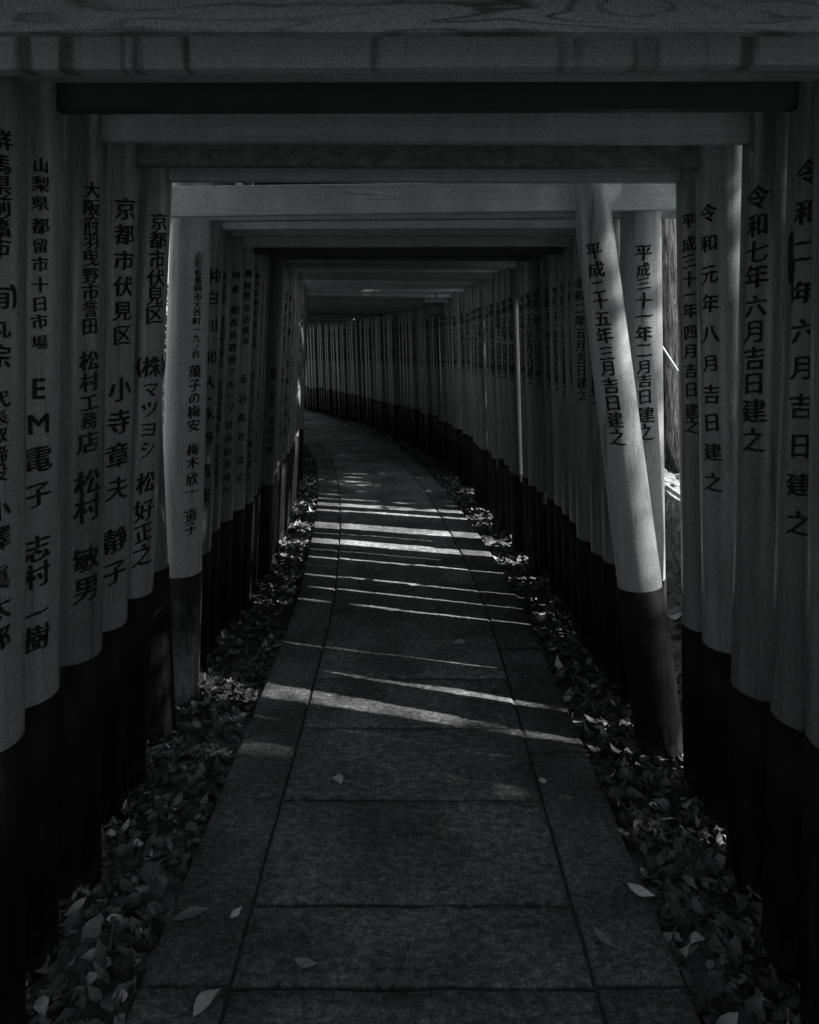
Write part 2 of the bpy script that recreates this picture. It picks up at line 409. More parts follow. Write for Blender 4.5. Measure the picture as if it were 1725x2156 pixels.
# ------------------------------------------------------------------ torii gates
GROUP = 'torii gates lining the stone path'
def post_axis(b, t, rb, rt):
    b, t = Vector(b), Vector(t)
    def f(z):
        k = (z - b.z) / (t.z - b.z); p = b.lerp(t, k)
        return p.x, p.y, rb + (rt - rb) * k
    return f
def build_post(root, origin, b, t, rb, rt, ring_z, m, base_m, rg, seg=24):
    f = post_axis(b, t, rb, rt)
    zs = np.linspace(b[2], t[2], 9)
    ph = rg.random() * 6
    pts = [Vector((*f(z)[:2], z)) for z in zs]
    mb = MB(); mb.tube(pts, [f(z)[2] for z in zs], seg)
    post = mb.build('post', m, root, origin)
    k = MB()
    zb = np.linspace(b[2], ring_z, 4)
    k.tube([Vector((*f(z)[:2], z)) for z in zb], [f(z)[2] + 0.0035 for z in zb], seg)
    base = k.build('black_base', base_m, post)
    base.data.transform(Matrix.Translation(-Vector(origin)))
    return post, f
def torii(label, Lb, Lt, Rb, Rt, rL, rR, ringL, ringR, beamL, beamR, items_L=None, items_R=None, azL=None, azR=None,
          mp=None, mb_=None, base_m=None, seg=24, mpR=None, beam_h=0.13, beam_t=0.036, beam_over=0.13, roof=0.30, roof_d=0.13, lintels=True, rg=rnd):
    mp = mp or M_post; mb_ = mb_ or M_beam; base_m = base_m or M_black
    org = Vector(((Lb[0] + Rb[0]) / 2, (Lb[1] + Rb[1]) / 2, (Lb[2] + Rb[2]) / 2))
    root = empty('torii_gate', org, label, 'torii gate', GROUP)
    for (b, t, r, ring, items, az, mm) in ((Lb, Lt, rL, ringL, items_L, azL, mp), (Rb, Rt, rR, ringR, items_R, azR, mpR or mp)):
        rb, rt = r if isinstance(r, tuple) else (r * 1.03, r * 0.97)
        bm_ = base_m if not isinstance(base_m, tuple) else base_m[0 if b is Lb else 1]
        post, f = build_post(root, org, b, t, rb, rt, ring, mm, bm_, rg, seg)
        if items:
            inscription(f, r, az, items, post, org)
    fL, fR = post_axis(Lb, Lt, 1, 1), post_axis(Rb, Rt, 1, 1)
    a = Vector((*fL(beamL)[:2], beamL)); c = Vector((*fR(beamR)[:2], beamR)); d = (c - a).normalized()
    m = MB(); m.prism(a - d * (beam_over + 0.085), c + d * (beam_over + 0.085), beam_t, beam_h, 0.003)
    m.build('tie_beam', mb_, root, org)
    if not lintels: return root
    a2 = Vector((*fL(beamL + roof + .13)[:2], beamL + roof + 0.13)); c2 = Vector((*fR(beamR + roof + .13)[:2], beamR + roof + 0.13))
    d = (c2 - a2).normalized()
    m = MB(); m.prism(a2 - d * 0.30, c2 + d * 0.30, min(.13, roof_d * .8), 0.11, 0.005); m.build('lower_lintel', M_beam if mb_ not in (M_beam_dark,) else mb_, root, org)
    up = Vector((0, 0, 0.111))
    m = MB(); m.prism(a2 + up - d * 0.42, c2 + up + d * 0.42, roof_d, 0.10, 0.006); m.build('top_rail', M_black, root, org)
    return root
Z_TOP = lambda beam: beam + 0.42
def items_px(key, d):
    out = []
    for s, ys, size in TXT[key]:
        if s in ('(有)', '(株)'):
            out.append((s, ys[0], size)); continue
        seq = []
        i = 0
        while i < len(s):
            if s.startswith('(株)', i): seq.append('(株)'); i += 3
            else: seq.append(s[i]); i += 1
        for i, (c, y) in enumerate(zip(seq, ys)):      # a tight line is written smaller
            gap = min([abs(ys[k] - y) for k in (i - 1, i + 1) if 0 <= k < len(ys)] or [size])
            out.append((c, y, min(size, gap * 1.04)))
    res = []
    for c, y, size in out:
        z, sz = pz(y, d), size * d / F0
        if len(c) == 3: res.append((c[1], z, sz)); res.append(('|' + c[0], z, sz)); res.append(('|' + c[2], z, sz))
        else: res.append((c, z, sz))
    return res
# brackets beside a character: pre-shift their glyphs once
for br, dx in (('(', -0.62), (')', 0.62)):
    if br in GLYPH:
        P, T = GLYPH[br]; P = P.copy()
        P[:, 0] = P[:, 0] - P[:, 0].mean() + dx; P[:, 1] = (P[:, 1] - P[:, 1].mean()) * 1.0
        GLYPH['|' + br] = (P, T)

def near_post(side, x_t, y_t, x_b, y_b, d, r, z_top):
    """post axis from two points of its inner outline"""
    Xt, Xb = centre(x_t, d, r, side), centre(x_b, d, r, side)
    zt, zb = pz(y_t, d), pz(y_b, d)
    k = (Xt - Xb) / (zt - zb); y = K * d; g0 = zg(y) - 0.12
    return (Xb + k * (g0 - zb), y, g0), (Xb + k * (z_top - zb), y, z_top)
def az_for(side, deg):            # facing: deg away from straight back (-y) towards the path
    return R_(-90) + R_(deg) * (-side)
DESC = ' painted torii gate '
near = [  # d, left outline, right outline, beam px, texts, azimuths, beam material, label
 (1.40, (60, 170, 52, 1545), (1712, 180, 1697, 1547), (162, 159), 'L0', None, 52, 55, M_beam, 'torii gate whose tie beam is almost hidden behind the streaked beam'),
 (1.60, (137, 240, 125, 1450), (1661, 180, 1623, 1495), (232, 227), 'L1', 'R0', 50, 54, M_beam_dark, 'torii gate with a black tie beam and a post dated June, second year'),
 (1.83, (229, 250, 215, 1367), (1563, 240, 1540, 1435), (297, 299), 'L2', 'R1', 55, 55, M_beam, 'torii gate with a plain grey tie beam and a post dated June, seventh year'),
 (2.06, (297, 310, 268, 1305), (1462, 310, 1480, 1345), (348, 352), 'L3', 'R2', 52, 54, M_beam_scratch, 'torii gate with a scuffed dark tie beam and a post dated August, first year'),
 (2.21, (365, 360, 322, 1240), (1422, 385, 1437, 1307), (380, 382), 'L4', 'R3', 48, 47, M_beam, 'torii gate whose April dated post is half hidden behind its neighbour'),
]
def beamz(y, d): return pz(y, d)
for d, Lq, Rq, bq, tl, tr, aL, aR, bm_, lab in near:
    r = {2.06: .079, 2.21: .072}.get(d, .085); bl, br = beamz(bq[0], d - 0.017), beamz(bq[1], d - 0.017); zt = max(bl, br) + 0.44
    Lb, Lt = near_post(-1, *Lq, d, r, zt); Rb, Rt = near_post(1, *Rq, d, r, zt)
    rt_ = torii(lab, Lb, Lt, Rb, Rt, r, r, pz(Lq[3], d + .02), pz(Rq[3], d + .03), bl, br,
          items_px(tl, d - 0.06) if tl else None, items_px(tr, d - 0.06) if tr else None, az_for(-1, aL), az_for(1, aR), mb_=bm_, seg=32)
    if tr == 'R0': SMEAR = (rt_, post_axis(Rb, Rt, r * 1.03, r * .97), d)
def smear(root, ax, az, z0, z1, w, rg):
    post = [o for o in root.children if o.name.startswith('post')][1]
    f = ax; V, Fc = [], []
    zs = np.linspace(z0, z1, 26)
    for i, z in enumerate(zs):
        u = i / 25; env = w * min(1, u * 5 + .15) * min(1, (1 - u) * 7 + .1) * rg.uniform(.7, 1.15)
        cx, cy, rr = f(z); rr += .0016
        for k in (-1, -.4, .3, 1):
            a = az + (k * env + w * .25 * math.sin(7 * u)) / rr; V.append((cx + math.cos(a) * rr, cy + math.sin(a) * rr, z))
    Fc = [(i * 4 + k, i * 4 + k + 1, i * 4 + k + 5, i * 4 + k + 4) for i in range(25) for k in range(3)]
    mb = MB(); mb.v = V; mb.f = Fc; mb.sm = [True] * len(Fc); mb.build('black_smear', M_ink, post, tuple(root.location))
# the gate over the photographer's head: only its beam is seen
smear(SMEAR[0], SMEAR[1], R_(186), pz(600, 1.6), pz(486, 1.6), .012, rnd)
smear(SMEAR[0], SMEAR[1], R_(193), pz(640, 1.6), pz(585, 1.6), .0035, rnd)
d = 1.27; zl, zr = pz(147, d - .017), pz(133, d - .017)
torii('torii gate whose tie beam is streaked with dark runs of water', (-1.06, K * d, -.12), (-1.02, K * d, zl + .44), (1.06, K * d, -.12), (1.02, K * d, zr + .44), .06, .06, .6, .58, zl, zr, mb_=M_beam_drip, roof_d=.12)
d = 1.09; z = pz(65, d - 0.012)
torii('torii gate overhead whose tie beam shows bold wood grain and knots', (-1.04, K * d, -.12), (-1.0, K * d, z + .44), (1.04, K * d, -.12), (1.0, K * d, z + .44), .07, .07, .62, .58, z, z, mb_=M_beam_grain, beam_t=.024)
# the racked gate: a leaning post on one side, its partner leaning out
dL = 2.5
Lb, Lt = near_post(-1, 322, 400, 354, 1195, dL, .075, 2.58)
def P3(x, y, d): return Vector((pX(x, d), K * d, pz(y, d)))
pb, pt = P3(1386, 1540, 2.41), P3(1240, 383, 2.585)
LEAN = (pb.copy(), (pt - pb) / (pt.z - pb.z)); k = LEAN[1]
Rb = pb + k * (-0.12 - pb.z); Rt = pb + k * (2.58 - pb.z)
torii('old torii gate racked sideways, its pale post and cracked tie beam aslant', tuple(Lb), tuple(Lt), tuple(Rb), tuple(Rt), .075, (.0905, .074), pz(1195, dL), pz(1232, 2.46),
      pz(457, 2.485), pz(441, 2.545), None, items_px('R5', 2.43), az_for(-1, 45), az_for(1, 27), mp=M_post, mpR=M_post_pale, base_m=(M_black, M_black), lintels=False, seg=40, mb_=M_beam_weather, beam_h=.125, beam_over=.36)
# gate with the broad weathered tie beam
dl, dr = 2.75, 2.68
Lb, Lt = near_post(-1, 446, 470, 424, 1200, dl, .09, 2.62)
Rb, Rt = near_post(1, 1305, 470, 1312, 1210, dr, .088, 2.62)
torii('torii gate with pale posts standing just behind the racked gate', Lb, Lt, Rb, Rt, .09, .088, pz(1202, dl), pz(1212, dr), pz(465, dl - .017), pz(458, dr - .017),
      items_px('L6', dl - .07), items_px('R4', dr - .07), az_for(-1, 43), az_for(1, 12), mp=M_post_pale, base_m=(M_worn_lit, M_black), seg=40)

mid = [  # left: d, outline x, ring y | right: d, outline x, ring y | beam px
 (2.98, 444, 1156, 2.86, 1270, 1175, 482, 479, 'L7'), (3.15, 463, 1110, 3.02, 1245, 1157, 497, 495, None), (3.35, 490, 1088.6, 3.2, 1215, 1128, 519, 517, 'L9'),
 (3.5, 515, 1067, 3.39, 1200, 1093, 534, 533, 'L10'), (3.65, 532.8, 1053, 3.58, 1184, 1078, 0, 0, 'L11'), (3.8, 541.7, 1038, 3.77, 1168, 1059, 0, 0, None),
 (3.97, 548.8, 1024, 3.93, 1153, 1045.6, 0, 0, None), (4.12, 576.6, 1016, 4.1, 1130, 1031, 0, 0, 'L14'), (4.34, 582, 994, 4.25, 1113, 1018, 0, 0, None),
 (4.5, 584, 990, 4.5, 1101, 1002, 0, 0, None), (4.68, 593.7, 976, 4.66, 1075, 993.6, 0, 0, None), (4.88, 604, 964, 4.95, 1062, 976, 0, 0, None),
 (5.1, 611, 952, 5.18, 1049, 963, 0, 0, None), (5.3, 616, 942, 5.38, 1036, 963, 0, 0, None), (5.5, 619, 935, 5.63, 1028, 949, 0, 0, None),
 (5.75, 622, 926, 5.82, 1010, 943, 0, 0, None), (6.0, 629, 915.5, 6.0, 1003, 937, 0, 0, None), (6.22, 631, 908, 6.2, 997, 930, 0, 0, None),
 (6.45, 633, 901, 6.67, 985, 916, 0, 0, None), (6.72, 634, 893, 6.88, 973.6, 911, 0, 0, None), (7.0, 632, 886, 7.26, 958, 901, 0, 0, None)]
def spread_items(s, z0, z1, size, rg):
    n = len(s); out = []
    for i, c in enumerate(s):
        if c != ' ': out.append((c, z0 + (z1 - z0) * (i / max(1, n - 1)), size * rg.uniform(.95, 1.05)))
    return out
tr = random.Random(21)
ORD = ('first second third fourth fifth sixth seventh eighth ninth tenth eleventh twelfth thirteenth fourteenth fifteenth sixteenth seventeenth eighteenth nineteenth twentieth '
       'twenty-first twenty-second twenty-third twenty-fourth').split()
def reading(s):                   # what the date on a post says, in words
    n = {c: i + 1 for i, c in enumerate('一二三四五六七八九')}; n['元'] = 1
    era = 'Reiwa' if s[0] == '令' else 'Heisei'
    m = s.split('年')[1]; k = m.split('月')[0] if '月' in m else '一'
    v = 10 + (n[k[1]] if len(k) > 1 else 0) if k[0] == '十' else n[k[0]]
    return 'January February March April May June July August September October November December'.split()[v - 1] + ' of ' + era
for i, (dl, xl, yl, dr, xr, yr, b0, b1, key) in enumerate(mid):
    r = .078 if i < 3 else .074
    rR_ = (.086, .088, .092, .094, .093, .088, .076)[i] if i < 7 else .074
    sl_, sr_ = drop(dl), drop(dr)
    bl = pz(b0, dl - .03) if b0 else 1.6 + .515 - sl_ + tr.uniform(-.02, .02)
    br = pz(b1, dr - .03) if b1 else 1.6 + .515 - sr_ + tr.uniform(-.02, .02)
    zt = max(bl, br) + .44
    yt = CY - .5 * F0 / dl
    Lb, Lt = near_post(-1, xl + .046 * (yl - yt), yt, xl, yl, dl, r, zt)
    Rb, Rt = near_post(1, xr - .028 * (yr - yt), yt, xr, yr, dr, rR_, zt)
    s = GEN_R[i % len(GEN_R)]
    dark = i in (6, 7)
    zc = 1.6 - sr_
    itR = spread_items(s, zc + .27, zc - .31, .058, tr)
    itL = items_px(key, dl - .06) if key else (spread_items(GEN_L[i % len(GEN_L)], 1.6 - sl_ + .3, 1.6 - sl_ - .75, .055, tr) if i > 8 or i in (1, 5, 6) else None)
    lab = ORD[i] + ' torii gate past the leaning post' + (', dark all over' if dark else ', dated ' + reading(s))
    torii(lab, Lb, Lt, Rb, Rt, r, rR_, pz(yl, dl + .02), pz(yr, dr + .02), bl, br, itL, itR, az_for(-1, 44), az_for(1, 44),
          mb_=M_beam_dark if i in (3, 4, 5, 6, 7) else M_beam, mp=M_post_dark if dark else M_post, seg=24, roof_d=.13 if i < 4 else .17 if i < 12 else .12)  # shade of the dense roof is put into the colour of these dark gates

# the far run of gates round the bend
dd = 7.45; j = 0
while dd < 16.0:
    phi = math.atan(.0528 * (dd - 4) / K)
    Xi = .87 - .0264 * (dd - 4) ** 2
    r = .088 + tr.uniform(-.004, .006); jx = tr.uniform(-.03, .03)
    n_ = Vector((math.cos(phi), math.sin(phi), 0)); t_ = Vector((-math.sin(phi), math.cos(phi), 0))
    pr = Vector((Xi, K * dd, 0)) + n_ * (r + jx); pl = pr - n_ * (2.02 + tr.uniform(-.03, .03))
    g_r = -drop(dd); zt = g_r + 2.56
    leanR = .030 + tr.uniform(-.008, .012); leanL = .04 + tr.uniform(-.015, .02)
    Rb = pr + Vector((0, 0, g_r - .12)); Rt = pr - n_ * (leanR * 2.4) + Vector((0, 0, zt)); Rb += n_ * .02
    Lb = pl + Vector((0, 0, g_r - .12)); Lt = pl + n_ * (leanL * 2.4) + Vector((0, 0, zt))
    bz = g_r + 2.12 + tr.uniform(-.025, .03)
    s = GEN_R[(j * 7 + 3) % len(GEN_R)]
    itR = spread_items(s, g_r + 1.9, g_r + 1.27, .062, tr) if dd < 17 else None
    torii(((ORD[j] + ' torii gate past the hanging lantern along the bend') if j < 24 else 'torii gate in the far run that bends out of sight'), tuple(Lb), tuple(Lt), tuple(Rb), tuple(Rt), .066, r, g_r + .56 + tr.uniform(-.03, .03), g_r + .56 + tr.uniform(-.035, .03), bz, bz,
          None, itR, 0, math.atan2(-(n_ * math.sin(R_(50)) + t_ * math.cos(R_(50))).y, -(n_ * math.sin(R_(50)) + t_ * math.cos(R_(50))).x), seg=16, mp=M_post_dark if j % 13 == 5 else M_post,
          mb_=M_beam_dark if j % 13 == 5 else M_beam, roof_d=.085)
    dd += tr.uniform(.158, .182) * math.cos(phi); j += 1
# gates behind the photographer close the tunnel there
for i in range(6):
    d = .9 - .24 * i; z = 2.17 + tr.uniform(-.02, .03)
    torii('torii gate behind the viewpoint, out of the picture', (-1.05, K * d, -.12), (-1.0, K * d, z + .44), (1.05, K * d, -.12), (1.0, K * d, z + .44), .085, .085, .6, .58, z, z, seg=16)

# ------------------------------------------------------------------ ground
def ground_h(x, y):
    b = zg(y) - 0.05 if y > 0 else -0.05
    # distance from the gate line, measured across the path
    i = int(np.clip(np.searchsorted(_cy, y), 0, len(_cy) - 1)); u = x - float(_cx[i])
    h = b
    if u > 1.28:
        h += min(1.0, (u - 1.28) / .3) * .17
        if u > 1.66: h += min(1, (u - 1.66) / .08) * .40
        if u > 1.74: h += min(u - 1.74, 9) * .12
    if u < -1.5: h -= min(-u - 1.5, 2.0) * .05
    if abs(u) > 1.3: h += .04 * math.sin(x * 2.3 + y * 1.1) * math.sin(y * 1.7 - x)
    return h
def make_ground():
    xs = np.unique(np.concatenate([np.linspace(-60, -6, 16), np.linspace(-6, -1.2, 33), np.linspace(-1.2, 1.2, 17), np.linspace(1.2, 2.2, 21), np.linspace(2.2, 6, 20), np.linspace(6, 60, 16)]))
    ys = np.unique(np.concatenate([np.linspace(-40, -2, 12), np.linspace(-2, 10, 70), np.linspace(10, 22, 40), np.linspace(22, 80, 16)]))
    mb = MB(); nx = len(xs)
    vs = [(x, y, ground_h(x, y)) for y in ys for x in xs]
    fs = [(j * nx + i, j * nx + i + 1, (j + 1) * nx + i + 1, (j + 1) * nx + i) for j in range(len(ys) - 1) for i in range(nx - 1)]
    mb.add(vs, fs, True)
    return tag(mb.build('ground', M_soil), kind='structure')
ground = make_ground()

# ------------------------------------------------------------------ stone path: bed and slabs
def strip_block(mb, s0, s1, o0, o1, top, thick, nseg, rg, ragged=.004):
    """one slab between arclengths s0..s1 and offsets o0..o1, softly worn edges"""
    nu = 12 if nseg > 8 and o1 - o0 > .5 else (4 if nseg > 8 else 3)
    def pt(s, o, z): x, y, _, _ = on_path(s, o); return (x, y, zg(y) + z)
    e = .006
    ss = [s0, s0 + e] + [s0 + (s1 - s0) * k / nseg for k in range(1, nseg)] + [s1 - e, s1]
    oo = [o0, o0 + e] + [o0 + (o1 - o0) * k / nu for k in range(1, nu)] + [o1 - e, o1]
    tilt = (rg.uniform(-.003, .003), rg.uniform(-.003, .003))
    vs = []
    for a, s in enumerate(ss):
        for b, o in enumerate(oo):
            edge = a in (0, len(ss) - 1) or b in (0, len(oo) - 1)
            z = top + tilt[0] * (s - s0) / .4 + tilt[1] * (o - o0) / .4 - (.006 if edge else 0) + rg.uniform(-.0016, .0016)
            vs.append(pt(s + (rg.uniform(-ragged, ragged) if a in (0, 1, len(ss) - 1, len(ss) - 2) else 0), o + (rg.uniform(-ragged, ragged) * .5 if edge else 0), z))
    m = len(oo); fs = []
    for a in range(len(ss) - 1):
        for b in range(m - 1): fs.append((a * m + b, a * m + b + 1, (a + 1) * m + b + 1, (a + 1) * m + b))
    mb.add(vs, fs, True)
    base = len(mb.v) - len(vs)
    ring = [base + b for b in range(m)] + [base + a * m + m - 1 for a in range(1, len(ss))] + [base + (len(ss) - 1) * m + b for b in range(m - 2, -1, -1)] + [base + a * m for a in range(len(ss) - 2, 0, -1)]
    low = len(mb.v)
    for i in ring: x, y, z = mb.v[i]; mb.v.append((x, y, z - thick))
    n = len(ring)
    for i in range(n):
        mb.f.append((ring[i], low + i, low + (i + 1) % n, ring[(i + 1) % n])); mb.sm.append(False)
pb_ = MB(); HB = PATH_W / 2
ss_ = np.linspace(s_at_y(-4.2), s_at_y(21), 120); prev = None
for s in ss_:
    row = []
    for o in (-HB + .01, HB - .01):
        x, y, _, _ = on_path(s, o); row += [(x, y, zg(y) - .010), (x, y, zg(y) - .10)]
    pb_.v += row
for i in range(len(ss_) - 1):
    a = i * 4; b = a + 4
    pb_.f += [(a, a + 2, b + 2, b), (a + 1, a, b, b + 1), (a + 2, a + 3, b + 3, b + 2)]; pb_.sm += [False] * 3
path = tag(pb_.build('path', M_bed), kind='structure')
sr = random.Random(5)
joint_d = [1.49, 1.707, 2.095, 2.485, 2.84, 3.216, 3.55, 3.9, 4.24, 4.58, 4.92]
js = [s_at_y(K * d) for d in joint_d]
while js[0] > s_at_y(-3.5): js.insert(0, js[0] - sr.uniform(.38, .45))
while js[-1] < s_at_y(19.5): js.append(js[-1] + sr.uniform(.36, .43))
GAP = .0048; BW = .222
for a, b in zip(js[:-1], js[1:]):
    mb = MB(); strip_block(mb, a + GAP, b - GAP, -HB + BW + GAP, HB - BW - GAP, sr.uniform(-.001, .003), .03, 10 if a < 8 else 4, sr); mb.build('slab', M_slab, path)
for side, jd in ((-1, [1.494, 2.35, 3.09]), (1, [1.497, 2.34, 3.12])):
    jj = [s_at_y(K * d) for d in jd]
    while jj[0] > s_at_y(-3.5): jj.insert(0, jj[0] - sr.uniform(.8, .95))
    while jj[-1] < s_at_y(19.5): jj.append(jj[-1] + sr.uniform(.75, .95))
    for a, b in zip(jj[:-1], jj[1:]):
        mb = MB(); o0, o1 = (-HB, -HB + BW - GAP) if side < 0 else (HB - BW + GAP, HB)
        strip_block(mb, a + GAP, b - GAP, o0, o1, sr.uniform(-.004, .001), .09, 16 if a < 8 else 8, sr, .003); mb.build('border_slab', M_border, path)

# ------------------------------------------------------------------ fallen leaves
LW = [0, .62, .95, 1.0, .72, .30, 0.02]
def leaf_geo(rg, L, ratio, whole=False):
    """a dry leaf: keel along the middle rib, curled or folded, some torn short, with a stalk"""
    vs, fs = [], []
    curl, fold, tw = rg.uniform(-1.1, 1.5), rg.uniform(-.35, .8), rg.uniform(-.9, .9)
    if whole: curl, fold, tw = rg.uniform(-.2, .5), rg.uniform(.02, .3), rg.uniform(-.2, .2)
    n = len(LW); last = n if whole or rg.random() < .68 else rg.randint(4, 6); bend = rg.uniform(-.12, .12)
    peak = rg.uniform(-.5, .5)
    for i in range(last):
        u = i / (n - 1); w = LW[i] * (1 + peak * (u - .5)) * ratio * L / 2 * (1 if whole else rg.uniform(.82, 1.12))
        zc = curl * L * (u - .5) ** 2
        for k in (-1, 0, 1):
            vs.append(((u - .5) * L, k * w + bend * L * math.sin(u * 3), zc + abs(k) * fold * w + k * tw * w * (u - .5) * 2))
    for i in range(last - 1):
        for k in range(2):
            a = i * 3 + k; fs.append((a, a + 3, a + 4, a + 1))
    b = len(vs)
    x, y, z = vs[1]
    vs += [(x, y - .010 * L, z), (x, y + .010 * L, z), (x - rg.uniform(.1, .3) * L, y + .05 * L, z + .02 * L)]; fs.append((b, b + 1, b + 2))
    return vs, fs
def place(vs, loc, rz, tilt_x, tilt_y):
    m = Matrix.Translation(loc) @ Matrix.Rotation(rz, 4, 'Z') @ Matrix.Rotation(tilt_x, 4, 'X') @ Matrix.Rotation(tilt_y, 4, 'Y')
    return [tuple(m @ Vector(v)) for v in vs]
lr = random.Random(11)
def tone(rg):
    t = rg.random()
    return t * .42 if t < .70 else (.33 + rg.random() * .36 if t < .93 else .7 + rg.random() * .25)
litter = MB(); litter.tone = []
big = []
def verge_spot(rg, y0, y1, side):
    y = rg.uniform(y0, y1); s = s_at_y(y)
    o = side * (HB + rg.betavariate(1.2, 1.4) * .62)
    x, yy, _, _ = on_path(s, o); return x, yy
for (y0, y1, cnt) in ((.9, 2.0, 1300), (2.0, 3.2, 1500), (3.2, 5.0, 1900), (5.0, 7.5, 1300), (7.5, 12, 1300), (12, 17, 700)):
    for side in (-1, 1):
        for _ in range(cnt):
            x, y = verge_spot(lr, y0, y1, side)
            L = min(.088, max(.016, lr.lognormvariate(-3.05, .36))) * (1 if y < 5 else 1.2)
            vs, fs = leaf_geo(lr, L, lr.uniform(.28, .62))
            z = ground_h(x, y) + lr.uniform(.002, .026) + (.012 if abs(abs(x) - .95) < .15 else 0)
            t = tone(lr)
            pl = (vs, fs, (x, y, z), lr.uniform(0, 6.28), lr.gauss(0, .32), lr.gauss(0, .32), t)
            if y < 4.2 and z > ground_h(x, y) + .018 and L > .050 and len(big) < 285 and abs(x) < .98: big.append(pl)
            else:
                litter.add(place(vs, (x, y, z), *pl[3:6]), fs, True); litter.tone += [t] * len(fs)
# leaves on the slopes beyond the gates
for _ in range(3600):
    side = lr.choice((-1, 1, 1)); y = lr.uniform(2.0, 10); x = (side * lr.uniform(1.15, 4.6)) if side > 0 else -lr.uniform(1.2, 6)
    vs, fs = leaf_geo(lr, lr.uniform(.06, .11), lr.uniform(.4, .65)); t = tone(lr)
    litter.add(place(vs, (x, y, ground_h(x, y) + lr.uniform(.005, .03)), lr.uniform(0, 6.28), lr.gauss(0, .3), lr.gauss(0, .3)), fs, True); litter.tone += [t] * len(fs)
for _ in range(260):               # twigs among the leaves
    side = lr.choice((-1, 1)); x, y = verge_spot(lr, 1.0, 6.0, side); a = lr.uniform(0, 3.14); l = lr.uniform(.04, .16); z = ground_h(x, y) + lr.uniform(.012, .035)
    n0 = len(litter.f)
    litter.tube([(x - math.cos(a) * l / 2, y - math.sin(a) * l / 2, z), (x + lr.gauss(0, .006), y + lr.gauss(0, .006), z + lr.uniform(0, .012)), (x + math.cos(a) * l / 2, y + math.sin(a) * l / 2, z - .004)], [.0022, .0019, .001], 4, False)
    litter.tone += [lr.uniform(.1, .6)] * (len(litter.f) - n0)
tag(litter.build('leaf_litter', M_leaf), kind='stuff')
def single_leaf(name, pl, parent=None):
    vs, fs, loc, rz, tx, ty, t = pl
    mb = MB(); mb.add(place(vs, (0, 0, 0), rz, tx, ty), fs, True); mb.tone = [t] * len(fs)
    o = mb.build(name, M_leaf)
    o.location = loc
    if parent: o.parent = parent
    return o
for pl in big: single_leaf('leaf', pl, ground)
def on_ground(x, y):              # picture point -> place on the path surface
    d = 1.6 * F0 / (y - CY); return pX(x, d), K * d, .006
path_leaves = [
 (716, 1645, .062, .5, 1.8, .9, 'pale oval leaf lying alone near the middle of a path slab'),
 (736, 1654, .03, .5, .4, .5, 'tiny leaf scrap touching the pale oval leaf on the slab'),
 (558, 1682, .05, .4, .3, .45, 'leaf lying across the joint between border and slab'),
 (1143, 1650, .028, .8, .2, .9, 'small squarish pale leaf scrap stuck in the long path joint'),
 (1350, 1886, .07, .4, -.6, 1.0, 'pale pointed leaf at the path edge beside the leaf litter'),
 (1272, 1985, .065, .36, -.9, .6, 'narrow leaf flat on the outer border slab, its tip torn'),
 (402, 1932, .09, .32, .35, .5, 'long curved leaf on the border slab near the litter'),
 (498, 1930, .035, .5, 1.0, .8, 'small curled leaf caught at a slab corner'),
 (645, 2036, .06, .35, -.3, .62, 'twisted leaf on the first broad slab'),
 (437, 2118, .07, .45, .9, .72, 'ragged leaf at the border joint closest to the viewer'),
 (815, 2070, .05, .7, 1.4, .3, 'dull broad leaf scrap on the first broad slab'),
 (766, 1358, .07, .4, .5, .55, 'curled leaf on the slab between two streaks of sun'),
 (970, 1356, .07, .6, .2, .7, 'broad flat leaf on the slab below a streak of sun'),
 (775, 1224, .085, .35, -.1, .65, 'boat shaped leaf standing up just above the bright streak'),
 (1122, 1360, .05, .5, .2, .6, 'small leaf on the border slab beside the dark litter'),
 (690, 1330, .08, .22, .4, .02, 'dark thin curled leaf beside the long joint'),
]
for x, y, L, ratio, rz, t, lab in path_leaves:
    X, Y, Z = on_ground(x, y); vs, fs = leaf_geo(lr, L * 1.15, ratio * 1.1, True); t = min(1, t * 1.15 + .05)
    o = single_leaf('fallen_leaf', (vs, fs, (X, Y, Z + .004), rz, lr.gauss(0, .06), lr.gauss(0, .06), t))
    tag(o, lab, 'leaf', 'single leaves on the path')

